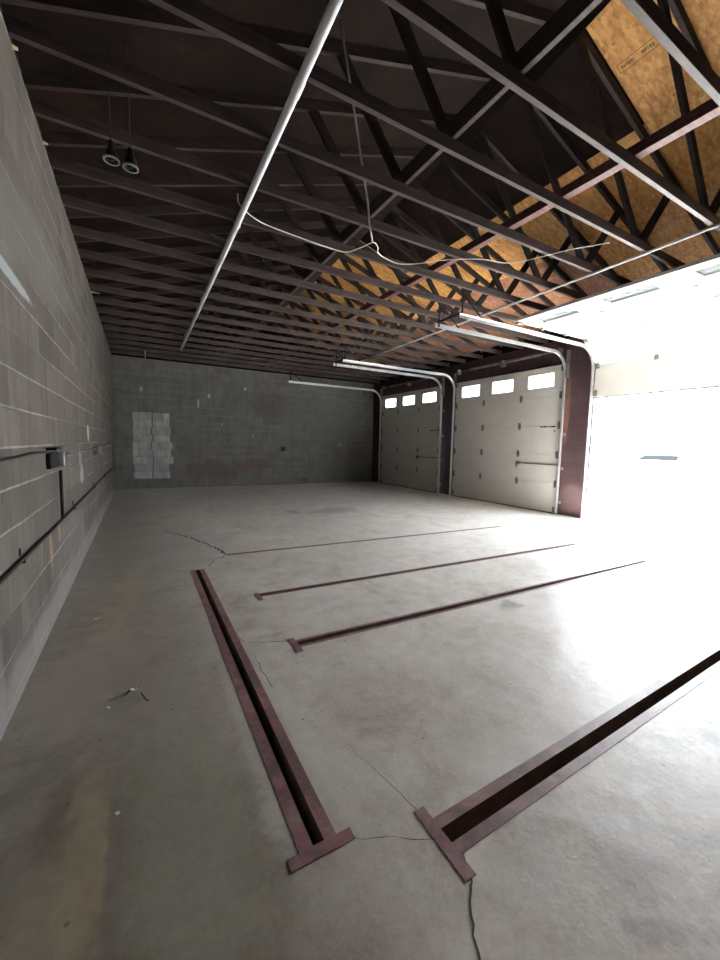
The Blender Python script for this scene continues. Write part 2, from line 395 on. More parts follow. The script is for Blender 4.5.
for f in bm.faces:
    f.material_index = 0
    if f.normal.z < 0: f.normal_flip()
# slab edge down into each slot
fl = MB(); fl.bm.free(); fl.bm = bm; fl.mat(M['concrete'])
def ribbon(pts, w0, w1, jag=.012, z=.0012):
    fl.mat(M['crack']); pts = [Vector((x, y, z)) for x, y in pts]; fine = []
    for i in range(len(pts) - 1):
        d = pts[i + 1] - pts[i]; m = max(2, int(d.length / .035)); nn = Vector((-d.y, d.x, 0)).normalized()
        for k in range(m): fine.append(pts[i] + d * k / m + (nn * random.uniform(-jag, jag) if (i or k) else Vector()))
    fine.append(pts[-1]); L_, R_ = [], []
    for i, p in enumerate(fine):
        d = (fine[min(i + 1, len(fine) - 1)] - fine[max(i - 1, 0)]); nn = Vector((-d.y, d.x, 0)).normalized()
        w = (w0 + (w1 - w0) * i / (len(fine) - 1)) * random.uniform(.55, 1.3) / 2
        L_.append(bm.verts.new(p + nn * w)); R_.append(bm.verts.new(p - nn * w))
    for i in range(len(fine) - 1):
        f = bm.faces.new((L_[i], R_[i], R_[i + 1], L_[i + 1])); f.material_index = fl.mi
        f.normal_update()
        if f.normal.z < 0: f.normal_flip()
ribbon([(.323, 6.42), (.542, 5.97), (.736, 5.446), (.838, 5.068), (.877, 4.78)], .016, .03, .025)
ribbon([(.877, 4.75), (.72, 4.6), (.64, 4.4)], .012, .008, .02)
ribbon([(.57, 2.66), (.591, 2.564), (.696, 2.526), (.855, 2.46)], .006, .006, .008)
ribbon([(.61, 1.07), (.643, 1.043), (.694, 1.027), (.745, .985), (.86, .925)], .0026, .0028, .008)
ribbon([(.79, 1.45), (.818, 1.262), (.851, 1.164), (.868, 1.045)], .0015, .003, .008)
ribbon([(.905, .845), (.892, .80), (.872, .765), (.851, .752), (.801, .709), (.774, .671), (.735, .61), (.69, .5)], .007, .006, .006)
ribbon([(.323, 4.363), (.38, 4.25), (.43, 4.30)], .006, .008, .01)
ribbon([(.61, 2.4), (.60, 2.2), (.612, 2.0)], .003, .004, .006)
bm.normal_update()
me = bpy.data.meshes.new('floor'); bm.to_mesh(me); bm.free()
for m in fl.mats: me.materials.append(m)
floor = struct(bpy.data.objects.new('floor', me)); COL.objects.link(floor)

SLOT_LABEL = dict(
    a='long maroon steel floor channel running away from the camera, parallel to the left block wall',
    b='nearest crosswise floor channel with maroon steel edges, pointing to the lower right of the picture',
    c='narrow crosswise floor channel with a short end plate, second crosswise slot from the camera',
    d='narrow crosswise floor channel, third crosswise slot from the camera, pale chalky streak beside it',
    e='thin rust brown crosswise floor slot farthest from the camera, floor crack at its left end')
PLATE = dict(a=(.385, .615, 1.060, 1.104), b=(.852, .897, .778, 1.042), c=(.857, .903, 2.285, 2.478), d=(.86, .903, 3.23, 3.40))
for k in SLOTS:
    a, b, t, n, w, r = frame(k)
    root = tag(empty('floor_channel', a), SLOT_LABEL[k], 'floor channel', 'steel edged slots in the concrete floor')
    for sgn in (-1, 1):
        o1, o2 = w / 2, w / 2 + r
        if k == 'a' and sgn == 1: o2 += .004
        p = [a + n * sgn * o1, b + n * sgn * o1, b + n * sgn * o2, a + n * sgn * o2]
        mb = MB(); mb.hexa([q + Vector((0, 0, .0005)) for q in p] + [q + Vector((0, 0, .0018)) for q in p])
        part(mb, 'edge_plate', M['maroon'], root)
    mb = MB(); q = w / 2; dp = .11 if k != 'e' else .03
    for sgn in (-1, 1):
        p = [a + n * sgn * q, b + n * sgn * q, b + n * sgn * (q + .003), a + n * sgn * (q + .003)]
        mb.hexa([v + Vector((0, 0, -dp)) for v in p] + [v + Vector((0, 0, .0005)) for v in p])
    p = [a - n * q, b - n * q, b + n * q, a + n * q]
    mb.hexa([v + Vector((0, 0, -dp - .005)) for v in p] + [v + Vector((0, 0, -dp)) for v in p])
    for e in (a, b):
        mb.beam(e - n * q + Vector((0, 0, -dp / 2)), e + n * q + Vector((0, 0, -dp / 2)), .003, dp)
    part(mb, 'trough', M['pit'], root)
    if k in PLATE:
        x0, x1, y0, y1 = PLATE[k]; mb = MB()
        mb.box(x0, x1, y0, y1, .0005, .0028)
        part(mb, 'end_plate', M['maroon'], root)

# ------------------------------------------------------------------ walls
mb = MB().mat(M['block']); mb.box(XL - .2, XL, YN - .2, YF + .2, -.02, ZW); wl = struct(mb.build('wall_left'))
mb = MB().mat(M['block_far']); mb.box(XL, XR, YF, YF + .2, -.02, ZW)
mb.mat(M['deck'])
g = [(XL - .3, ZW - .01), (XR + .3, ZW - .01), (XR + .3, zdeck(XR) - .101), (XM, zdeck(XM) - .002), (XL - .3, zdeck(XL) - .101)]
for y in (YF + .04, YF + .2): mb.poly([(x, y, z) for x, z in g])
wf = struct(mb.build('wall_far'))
# whitewashed infill of an old opening
mb = MB()
rows = 9
for i in range(rows):
    z0 = .272 + i * .205; z1 = z0 + .201
    xm = .345 + random.uniform(-.03, .03); xr = .775 + (random.uniform(-.05, .10) if i in (1, 2, 3, 4, 5, 6) else random.uniform(-.02, .02)); xl = -.128 + random.uniform(-.015, .015)
    mb.box(xl, xm - .016, YF - .010 - random.uniform(0, .004), YF, z0, z1)
    mb.box(xm + .016, xr, YF - .010 - random.uniform(0, .004), YF, z0, z1)
tag(mb.build('block_infill', M['fill_paint'], wf), 'whitewashed blocks filling an old opening')
mb = MB().mat(M['block']); mb.box(XL, XR, YN - .2, YN, -.02, ZW)
mb.mat(M['deck'])
for y in (YN - .2, YN - .04): mb.poly([(x, y, z) for x, z in g])
struct(mb.build('wall_near'))
# right wall: piers and header
DOORS = [(8.65, 11.75), (4.97, 8.06), (1.28, 4.37), (-2.4, .69)]
ZD = 3.04
mb = MB().mat(M['maroon_block']); ys = [YF]
edges_y = [(YF, 11.72), (8.68, 8.03), (5.00, 4.375), (1.31, YN - .2)]
XO = XR + .10
for y1, y0 in edges_y: mb.box(XR, XO, y0, y1, -.02, ZD - .03)
mb.box(XR, XO, YN - .2, YF, ZD - .03, ZW)
struct(mb.build('wall_right'))
struct(MB().box(XR - .0, XO + .02, 4.347, 4.3748, -.02, ZD - .03).build('trim_3', M['white']))
# blocking between the trusses along both eaves
for i, (x, s) in enumerate(((XL - .05, -1), (XR + .05, 1))):
    mb = MB()
    mb.box(min(x, x + s * .03), max(x, x + s * .03), YN - .2, YF + .2, ZW, zdeck(XL) - SL * .08 - .004)
    struct(mb.build('trim_%d' % (i + 1), M['deck']))

# ------------------------------------------------------------------ roof deck
XE0, XE1 = XL - .45, XR + .45
def zs(x, off=0): return (3.835 + SL * (x - XL) if x <= XM else 3.835 + SL * (XR - x)) + off
def slab(mb, x0, x1, y0, y1, th=.012, lift=0):
    p = [(x0, y0), (x1, y0), (x1, y1), (x0, y1)]
    return mb.hexa([(x, y, zs(x, lift)) for x, y in p] + [(x, y, zs(x, lift + th)) for x, y in p])
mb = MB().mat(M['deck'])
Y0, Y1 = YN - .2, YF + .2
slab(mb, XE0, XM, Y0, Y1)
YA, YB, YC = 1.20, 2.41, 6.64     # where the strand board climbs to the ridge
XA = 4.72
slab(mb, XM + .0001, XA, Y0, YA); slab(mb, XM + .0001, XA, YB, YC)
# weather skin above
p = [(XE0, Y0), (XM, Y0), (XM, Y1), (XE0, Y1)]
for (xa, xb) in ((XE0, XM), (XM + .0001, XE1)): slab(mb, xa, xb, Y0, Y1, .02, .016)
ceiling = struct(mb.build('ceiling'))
rowsx = [(XM + .0001, XA), (XA, 5.845), (5.845, 7.0), (7.0, XE1)]
gap = .003
for ri, (x0, x1) in enumerate(rowsx):
    if ri == 0: spans = [(YA, YB), (YC, 9.08), (9.08, 11.52), (11.52, Y1)]
    else:
        st = 2.41 - 2.44 * 3 + (1.22 if ri % 2 == 0 else 0); spans = []
        y = st
        while y < Y1:
            a_, b_ = max(y, Y0), min(y + 2.44, Y1)
            if b_ - a_ > .1: spans.append((a_, b_))
            y += 2.44
    for (ya, yb) in spans:
        mb = MB(); slab(mb, x0 + gap / 2, x1 - gap / 2, ya + gap / 2, yb - gap / 2)
        red = (ri == 3) or (ri == 2 and ya > 3.2 and ya < 9)
        o = mb.build('strand_board_panel', M['osb_red'] if red else M['osb'], ceiling)
        if ri == 0 and ya == YA:
            tag(o, 'strand board panel with a faded ink stamp')
            # ink stamp: a thin outlined box with smudged illegible print
            s = MB(); sx0, sx1, sy0, sy1 = 4.05, 4.14, 2.03, 2.37
            def q(xa, xb, ya_, yb_): slab(s, xa, xb, ya_, yb_, .0006, -.0008)
            for (xa, xb, ya_, yb_) in ((sx0, sx1, sy0, sy0 + .006), (sx0, sx1, sy1 - .006, sy1), (sx0, sx0 + .006, sy0, sy1), (sx1 - .006, sx1, sy0, sy1)): q(xa, xb, ya_, yb_)
            y = sy1 - .03
            while y > sy0 + .04:
                wv = random.uniform(.008, .018)
                if not (.11 < sy1 - y - .03 < .16):
                    q(sx0 + .028 + random.uniform(0, .006), sx1 - .026 - random.uniform(0, .008), y - wv, y)
                y -= wv + .006
            s.build('ink_stamp', M['stamp'], o)

# ------------------------------------------------------------------ trusses
T, D = .038, .089
ct = 1 / math.sqrt(1 + SL * SL); dv = D / ct
def make_truss(y):
    root = empty('roof_truss', (XM, y, ZW))
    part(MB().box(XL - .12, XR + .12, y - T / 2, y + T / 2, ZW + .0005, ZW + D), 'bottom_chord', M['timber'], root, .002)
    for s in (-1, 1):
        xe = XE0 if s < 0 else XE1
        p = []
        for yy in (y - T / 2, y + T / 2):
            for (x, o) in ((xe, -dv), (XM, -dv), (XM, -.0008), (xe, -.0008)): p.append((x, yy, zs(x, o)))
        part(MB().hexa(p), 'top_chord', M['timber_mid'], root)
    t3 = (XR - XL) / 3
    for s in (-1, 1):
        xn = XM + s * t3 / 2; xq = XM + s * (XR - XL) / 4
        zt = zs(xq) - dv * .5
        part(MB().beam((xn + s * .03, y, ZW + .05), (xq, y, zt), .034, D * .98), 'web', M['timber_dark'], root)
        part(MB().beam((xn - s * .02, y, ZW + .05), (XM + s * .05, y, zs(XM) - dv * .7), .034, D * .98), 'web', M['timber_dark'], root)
    return root
def copy_tree(o, parent=None):
    c = o.copy(); COL.objects.link(c)
    if parent: c.parent = parent; c.matrix_parent_inverse = o.matrix_parent_inverse
    for ch in list(o.children): copy_tree(ch, c)
    return c
ORD = ['nearest', 'second', 'third', 'fourth', 'fifth', 'sixth', 'seventh', 'eighth', 'ninth', 'tenth']
t0 = make_truss(TY[0]); nT = len(TY)
for i, y in enumerate(TY):
    o = t0 if i == 0 else copy_tree(t0)
    o.location.y = y
    if i == 0: lb = 'dark wooden roof truss nearest the camera, at the very top of the picture'
    elif i < 10: lb = 'dark wooden roof truss, %s nearest to the camera overhead' % ORD[i]
    elif i == nT - 1: lb = 'dark wooden roof truss right against the far block wall'
    else: lb = 'dark wooden roof truss, %s one out from the far block wall' % ORD[nT - 1 - i]
    tag(o, lb, 'roof truss', 'wooden roof trusses')
# runner boards lying on the bottom chords
zt = ZW + D + .001
o = MB().box(2.108, 2.146, TY[0] - .1, YF - .03, zt, zt + .14).build('runner_board', M['timber'], None, (2.09, 6, zt), .003)
tag(o, 'dark runner board lying lengthwise across the truss bottom chords, left of the ridge', 'runner board', 'runner boards on the trusses')
o = MB().box(3.45, 3.535, TY[0] - .1, YF - .03, zt, zt + .085).build('runner_board', M['timber_red'], None, (3.49, 6, zt), .003)
tag(o, 'reddish brown runner board lying lengthwise across the truss bottom chords below the ridge', 'runner board', 'runner boards on the trusses')

# ------------------------------------------------------------------ overhead doors
def door_panel(mb, y0, y1, h, win):
    """one section, standing in local x (thickness), y, z 0..h; inner face at x=0; window holes left open"""
    th = .045
    if not win: mb.box(0, th, y0, y1, 0, h - .0004); return []
    W = []; n = 3; pw = (y1 - y0) / n
    zb, zt_ = .175, .49
    mb.box(0, th, y0, y1, 0, zb); mb.box(0, th, y0, y1, zt_, h - .0004)
    cuts = [y0]
    for c in win: cuts += [c - .325, c + .325]; W.append((c - .325, c + .325, zb, zt_))
    cuts.append(y1)
    for i in range(0, len(cuts), 2): mb.box(0, th, cuts[i], cuts[i + 1], zb, zt_)
    return W
def place(o, origin, ang):     # tilt about the y axis: ang 0 = upright, 90 = lying with its inner face down
    o.location = origin; o.rotation_euler = (0, ang, 0)
SH = .608
def make_door(name, y0, y1, poses, hardware=True):
    root = struct(empty(name, (XR, (y0 + y1) / 2, 0)))
    yc = (y0 + y1) / 2; h = y1 - y0
    wins = [yc - h / 2 + .53, yc, yc + h / 2 - .53]
    hy = [y0 + .045, yc - h / 6 - .03, yc + h / 6 + .03, y1 - .045]
    for i in range(5):
        (x, z, ang) = poses[i]
        mb = MB(); W = door_panel(mb, y0 - yc, y1 - yc, SH, [w - yc for w in wins] if i == 4 else None)
        s = mb.build('door_section', M['door'], root, None, .007)
        s.location = (x - XR, 0, z); s.rotation_euler = (0, ang, 0)
        for (a, b, c, d) in W:
            f = MB(); t = .022
            for (p0, p1, q0, q1) in ((a, b, c, c + t), (a, b, d - t, d), (a, a + t, c + t, d - t), (b - t, b, c + t, d - t)): f.box(-.004, .05, p0, p1, q0, q1)
            fo = f.build('window_frame', M['door'], s)
            MB().box(.018, .024, a + .004, b - .004, c + .004, d - .004).build('window_pane', M['glass'], s)
        if i < 4:       # hinges bridge this section's top joint
            for j, yy in enumerate(hy):
                hb = MB(); yl = yy - yc
                hb.box(-.004, 0, yl - .032, yl + .032, SH - .075, SH - .006); hb.box(-.004, 0, yl - .024, yl + .024, SH + .006, SH + .075) if False else None
                hb.tube([(-.008, yl - .036, SH), (-.008, yl + .036, SH)],   .012, 8)
                hb.box(-.008, -.003, yl - .03, yl + .03, SH - .08, SH + (.07 if abs(poses[i + 1][2] - ang) < .01 else .0))
                if j in (0, 3):
                    sg = -1 if j == 0 else 1
                    hb.box(-.035, -.003, yl - .012, yl + .012, SH - .05, SH + .012)
                hb.build('hinge', M['hinge'], s)
        if i == 0:      # rubber seal under the door
            MB().box(.005, .04, y0 - yc, y1 - yc, -.018, .004).build('bottom_seal', M['rubber'], s)
            for yl in (y0 + .03 - yc, y1 - .03 - yc):
                MB().box(-.03, -.001, yl - .03, yl + .03, .02, .13).build('corner_bracket', M['hinge'], s)
        if i == 4 :
            for yl in (y0 + .03 - yc, y1 - .03 - yc):
                MB().box(-.03, -.001, yl - .03, yl + .03, SH - .13, SH - .03).build('corner_bracket', M['hinge'], s)
        if hardware and i == 1:     # lock bar runs from the handle to the near jamb
            zb = 1.0 - SH
            b = MB(); b.beam((-.022, y0 - yc - .02, zb), (-.022, -h / 6 - .06, zb + .005), .008, .026); b.build('lock_bar', M['steel_dark'], s)
            b = MB(); yl = yc - h / 6 - .06 - yc + .02
            b.lathe([(.0, 0), (.032, 0), (.032, .014), (.0, .014)], (0, 0, 0), 14) if False else b.box(-.03, -.001, yl - .045, yl + .045, zb - .035, zb + .04)
            b.beam((-.04, yl, zb + .03), (-.04, yl + .01, zb - .10), .014, .022, (1, 0, 0))
            b.build('lock_handle', M['steel_dark'], s)
        if hardware and i == 2:     # dark strip of lettering too small to read
            b = MB(); yy = y0 - yc + .115; x = yy; zz = SH - .045
            for wv in (.10, .03, .012, .016, .09, .05): 
                b.box(-.0015, -.0002, x, x + wv, zz, zz + .028); x += wv + .012
            b.box(-.0015, -.0002, yy + .005, yy + .035, zz - .09, zz - .06)
            b.build('sticker', M['black'], s)
    return root
XD = XR - .052     # inner face of a closed door
shut = [(XD, .02 + i * SH, 0) for i in range(5)]
make_door('door_1', 8.65, 11.75, shut)
make_door('door_2', 4.97, 8.06, shut)
# the raised door: bottom section hangs upright, one in the bend, three lying on the tracks
zq = 2.335; ba = math.radians(50)
p0 = (XD, zq, 0); z1 = zq + SH
p1 = (XD, z1, -ba)
x2, z2 = XD - SH * math.sin(ba), z1 + SH * math.cos(ba)
p = [p0, p1]
for i in range(3): p.append((x2 - SH * i, z2 - .01 * i * 0, -math.pi / 2))
d3 = make_door('door_3', 1.28, 4.355, p, hardware=False)

# ------------------------------------------------------------------ tracks
XT = XD - .035; ZH = 3.245; RC = .40
def track_path(xe=4.09):
    pts = [(XT, .015)]
    pts += [(XT, .8), (XT, 1.6), (XT, 2.4)]
    for k in range(0, 11):
        a = math.pi / 2 * k / 10
        pts.append((XT - RC + RC * math.cos(a), ZH - RC + RC * math.sin(a)))
    pts += [(6.2, ZH), (5.2, ZH), (xe, ZH)]
    return pts
def make_track(y, side, label, tilt=0.0, hang=True, xe=4.09):
    """side: +1 the channel opens towards +y"""
    root = tag(empty('door_track', (XT, y, 0)), label, 'door track', 'overhead door tracks')
    path = track_path(xe)
    def prof_for(seg):
        def prof(i):
            x, z = seg[i]; a = seg[max(i - 1, 0)]; b = seg[min(i + 1, len(seg) - 1)]
            t = Vector((b[0] - a[0], 0, b[1] - a[1])).normalized(); n = Vector((t.z, 0, -t.x))   # towards the room / downwards
            w, d, g = .030, .022, .003
            pr = [(-w, 0), (w, 0), (w, d), (w - g, d), (w - g, g), (-w + g, g), (-w + g, d), (-w, d)]
            return [Vector((x, y, z)) + n * u + Vector((0, side * v, 0)) for u, v in pr]
        return prof
    i1, i2 = 4, 14
    for nm, seg in (('vertical_rail', path[:i1 + 1]), ('bend', path[i1:i2 + 1]), ('horizontal_rail', path[i2:])):
        part(MB().sweep(seg, prof_for(seg)), nm, M['galv'], root)
    yb = y - side * .012
    for z in (.25, .95, 1.65, 2.35):      # wall brackets
        part(MB().box(XT + .02, XR, yb - .02, yb + .008, z - .03, z + .03), 'wall_bracket', M['hinge'], root)
    part(MB().box(XT - .01, XR, yb - .006, yb + .012, 2.78, 3.32), 'flag_bracket', M['hinge'], root)
    if hang:
        xh = xe + .06
        ztop = ZW + D * .5
        part(MB().box(xh - .015, xh + .015, yb - .003, yb + .003, ZH - .03, ztop), 'hanger_strap', M['black'], root)
        part(MB().beam((xh + .0, yb, ZW - .01), (xh + .42, yb, ZH + .02), .004, .026), 'hanger_brace', M['black'], root)
    return root
make_track(11.80, -1, 'galvanised door track at the far edge of the farthest garage door')
make_track(8.60, 1, 'galvanised door track on the camera side of the farthest garage door')
make_track(8.11, -1, 'galvanised door track at the far edge of the middle garage door')
make_track(4.92, 1, 'galvanised door track on the camera side of the middle garage door, beside the maroon column')
make_track(4.39, -1, 'galvanised door track carrying the raised white door, near side of the maroon column')
make_track(1.23, 1, 'galvanised door track under the near side of the raised white door')
# cross angles that tie neighbouring tracks together
for (ya, yb, lb) in ((4.415, 4.90, 'dark cross angle tying the two track ends beside the raised door'), (8.13, 8.58, 'dark cross angle tying the two track ends between the closed doors')):
    o = MB().box(4.135, 4.165, ya - .01, yb + .01, ZH + .034, ZH + .062).build('cross_angle', M['black'], None, (4.15, (ya + yb) / 2, ZH + .034))
    tag(o, lb, 'bracket', 'track cross angles')

# torsion shafts above the doors
for (y0, y1, lb) in ((5.02, 8.02, 'torsion spring shaft on the dark header above the middle garage door'), (8.70, 11.70, 'torsion spring shaft on the dark header above the farthest garage door')):
    yc = (y0 + y1) / 2; x, z = XR - .10, 3.335
    root = tag(empty('torsion_shaft', (x, yc, z)), lb, 'torsion shaft', 'torsion shafts')
    part(MB().tube([(x, y0, z), (x, y1, z)], .013, 10), 'shaft', M['steel_dark'], root)
    for s in (-1, 1):
        pts = []; n = 26 * 8; ya = yc + s * .10; ln = .9
        for k in range(n + 1):
            a = 2 * math.pi * k / 8; pts.append((x + .027 * math.cos(a), ya + s * ln * k / n, z + .027 * math.sin(a)))
        part(MB().tube(pts, .0085, 5), 'spring', M['steel_dark'], root)
        ye = y1 - .10 if s > 0 else y0 + .10
        m = MB(); m.tube([(x, ye - .03, z), (x, ye + .03, z)], .055, 16); part(m, 'cable_drum', M['steel_dark'], root)
        part(MB().box(x - .03, XR, ye + s * .05, ye + s * .056, z - .06, z + .06), 'end_bearing_plate', M['hinge'], root)
    part(MB().box(x - .03, XR, yc - .04, yc + .04, z - .09, z + .05), 'centre_bracket', M['hinge'], root)

# ------------------------------------------------------------------ pipes and wires overhead
def zunder(d=0): return ZW - d
root = tag(empty('plastic_pipe', (.93, 6, ZW - .045)), 'long white plastic pipe strapped lengthwise under the roof trusses', 'pipe')
zp = ZW - .0285
ya_, yb_ = .9, 10.55
part(MB().tube([(.905, ya_, zp), (.93, 5, zp), (.945, yb_, zp)], .028, 16), 'tube', M['pvc'], root)
part(MB().tube([(.915, 2.44, zp), (.916, 2.56, zp)], .031, 16), 'coupling', M['pvc'], root)
for y in TY[2::4]:
    if y < yb_:
        mb = MB(); pts = [(.93 + .031 * math.cos(a), y, zp + .031 * math.sin(a)) for a in [math.pi * k / 8 for k in range(-8, 1)]]
        pts = [(pts[0][0], y, ZW + .04)] + pts + [(pts[-1][0], y, ZW + .04)]
        mb.tube([(px - .0, y + .024, pz) for px, _, pz in pts], .003, 6)
        part(mb, 'strap', M['galv'], root)
o = MB().tube([(4.93, .9, ZW - .0155), (5.03, 3.0, ZW - .0155), (5.12, 6.5, ZW - .0155), (5.18, 9.4, ZW - .0155)], .015, 10).build('metal_conduit', M['pvc'], None, (5.05, 5, ZW - .014))
tag(o, 'thin pale conduit running lengthwise under the trusses beside the raised white door', 'conduit')
def smooth(pts, n=8):
    P_ = [Vector(p) for p in pts]; out = []
    for i in range(len(P_) - 1):
        p0, p1, p2, p3 = P_[max(i - 1, 0)], P_[i], P_[i + 1], P_[min(i + 2, len(P_) - 1)]
        for k in range(n):
            t = k / n; out.append(.5 * ((2 * p1) + (p2 - p0) * t + (2 * p0 - 5 * p1 + 4 * p2 - p3) * t * t + (3 * p1 - p0 - 3 * p2 + p3) * t ** 3))
    out.append(P_[-1]); return out
WIRE = []   # filled below from measured points
zc = ZW - .008; zu = ZW + D + .006
cable = [(.848, 3.87, ZW + .04), (.862, 3.93, ZW + .012), (.90, 3.99, ZW + .008), (.99, 4.07, ZW + .004), (1.10, 4.12, zc), (1.244, 4.16, zc), (1.595, 4.205, zc), (1.9, 4.23, zc), (2.14, 4.22, zc), (2.24, 4.04, zc), (2.30, 3.87, zc),
         (2.38, 3.90, zc - .02), (2.46, 4.03, zc), (2.60, 4.10, zc), (2.84, 4.13, zc), (3.05, 3.95, zc - .01), (3.19, 3.80, zc), (3.56, 3.53, zc), (3.94, 3.41, zc), (4.1, 3.10, zc - .01), (4.24, 2.84, zc), (4.45, 2.53, zc)]
o = MB().tube(smooth(cable), .0055, 8).build('electrical_cable', M['cable'], None, (2.3, 3.9, zc))
tag(o, 'loose white electrical cable looping under the truss bottom chords', 'cable')
o = MB().tube([(1.275, 2.72, 4.436), (1.52, 2.95, 4.11), (1.98, 3.45, 3.66), (2.03, 3.50, 3.52), (2.10, 3.55, 3.38)], .009, 8).build('drop_conduit', M['conduit_grey'], None, (2.1, 3.55, 3.38))
tag(o, 'thin grey conduit dropping aslant from the roof deck to the loose cable', 'conduit')
o = MB().tube([(.195, 11.45, ZW + .02), (.197, 11.46, ZW - .02), (.199, 11.47, ZW - .17)], .010, 8).build('hanging_cord', M['conduit_grey'], None, (.199, 11.47, ZW))
tag(o, 'short cord hanging from a truss in front of the far wall, above the whitewashed patch', 'cord')

# twin dark lamps
for (x, z, lb) in ((-.112, 3.235, 'dark pendant lamp with pale rim, left one of the pair near the left wall'), (.0, 3.225, 'dark pendant lamp with pale rim, right one of the pair near the left wall')):
    y = 3.32; zt2 = zs(x) - .001
    root = tag(empty('pendant_lamp', (x, y, z)), lb, 'lamp', 'pair of pendant lamps')
    shade = part(MB().lathe([(.012, .13), (.02, .12), (.022, .075), (.035, .06), (.046, .012), (.046, 0), (.040, 0), (.030, .045), (.012, .06)], (x, y, z), 20), 'lamp_shade', M['lamp_black'], root)
    part(MB().lathe([(.047, .010), (.050, .008), (.050, -.002), (.040, -.002), (.040, .004)], (x, y, z), 24, False), 'rim', M['rim'], shade)
    part(MB().lathe([(.0, .05), (.018, .045), (.026, .02), (.016, .002), (.0, 0)], (x, y, z + .004), 14), 'bulb', M['lamp_black'], root)
    part(MB().tube([(x, y, z + .12), (x, y, zt2)], .004, 8), 'cord', M['conduit'], root)

# ------------------------------------------------------------------ left wall fittings
xw = XL + .002
root = tag(empty('wall_conduit', (xw, 7, .70)), 'long dark conduit running low along the left block wall', 'conduit')
part(MB().tube([(xw + .013, .4, .722), (xw + .013, 3.74, .690), (xw + .013, YF - .05, .668)], .0105, 10), 'pipe', M['conduit'], root)
for y in (2.66, 4.6, 6.6, 8.6, 10.6):
    z = .722 - (y - .4) * .0055
    part(MB().box(xw, xw + .024, y - .010, y + .010, z - .030, z - .011).box(xw, xw + .006, y - .010, y + .010, z + .011, z + .05), 'pipe_clip', M['conduit'], root)
root = tag(empty('electrical_box', (xw, 3.66, 1.18)), 'dark electrical box with metal cover on the left wall, riser pipe below', 'electrical box', 'boxes on the left wall')
part(MB().box(xw + .001, xw + .026, 3.46, 3.78, 1.13, 1.25), 'box', M['black'], root, .004)
part(MB().box(xw + .002, xw + .060, 3.785, 3.825, 1.135, 1.245), 'cover_plate', M['galv'], root, .006)
part(MB().box(xw + .0, xw + .06, 3.47, 3.70, 1.262, 1.282), 'upper_clip', M['black'], root)
part(MB().tube([(xw + .03, 3.88, 1.205), (xw + .03, 4.38, 1.20)], .014, 8), 'side_stub', M['steel_dark'], root)
part(MB().tube([(xw + .03, 3.81, 1.10), (xw + .03, 3.81, .72)], .012, 10), 'riser_pipe', M['conduit'], root)
root = tag(empty('electrical_box', (xw, 7.1, 1.17)), 'small grey electrical box farther along the left wall', 'electrical box', 'boxes on the left wall')
part(MB().box(xw, xw + .05, 6.85, 7.35, 1.12, 1.235), 'box', M['steel_dark'], root, .004)
part(MB().box(xw, xw + .055, 7.36, 7.44, 1.11, 1.24), 'cover_plate', M['conduit_grey'], root)
o = MB().tube(smooth([(xw + .012, .6, 1.262), (xw + .012, 2.4, 1.243), (xw + .014, 3.0, 1.256), (xw + .02, 3.436, 1.25)]), .0075, 8).build('wall_cable', M['conduit'], None, (xw, 2.5, 1.25))
tag(o, 'thin dark cable along the left wall into the nearer electrical box', 'cable')
o = MB().tube(smooth([(xw + .012, 4.4, 1.225), (xw + .012, 5.6, 1.205), (xw + .014, 6.84, 1.21)]), .006, 8).build('wall_cable', M['conduit_grey'], None, (xw, 5.5, 1.2))
tag(o, 'thin grey cable on the left wall between the two electrical boxes', 'cable')
o = MB().tube([(xw + .012, 7.45, 1.21), (xw + .012, 10.45, 1.21), (xw + .012, 10.5, 1.19), (xw + .012, 10.5, .70)], .010, 8).build('wall_pipe', M['conduit_grey'], None, (xw, 9, 1.2))
tag(o, 'thin grey pipe turning down at the far end of the left wall', 'pipe')
# splinters stuck on the wall top
for (y, ln, lb) in ((7.4, .11, 'pale wood splinter sticking out over the left wall top, the farther one'), (3.95, .025, 'small pale wood splinter on the left wall top, the middle one'), (3.12, .02, 'pale wood scrap on the left wall top at the upper left corner')):
    mb = MB().hexa([(xw - .05, y, ZW + .001), (xw + ln, y + .01, ZW + .004), (xw + ln, y + .03, ZW + .004), (xw - .05, y + .04, ZW + .001),
                    (xw - .05, y, ZW + .018), (xw + ln, y + .012, ZW + .010), (xw + ln, y + .022, ZW + .010), (xw - .05, y + .04, ZW + .018)])
    tag(mb.build('wood_splinter', M['raw_wood'], None, (xw, y, ZW + .001)), lb, 'wood splinter', 'splinters on the wall top')
# far wall box
root = tag(empty('wall_box', (4.127, YF, 1.15)), 'small black box fixed low on the far block wall', 'wall box')
part(MB().box(4.05, 4.20, YF - .05, YF, 1.08, 1.22), 'box', M['black'], root, .02)
part(MB().box(4.075, 4.175, YF - .056, YF - .0505, 1.105, 1.195), 'lid', M['lamp_black'], root)

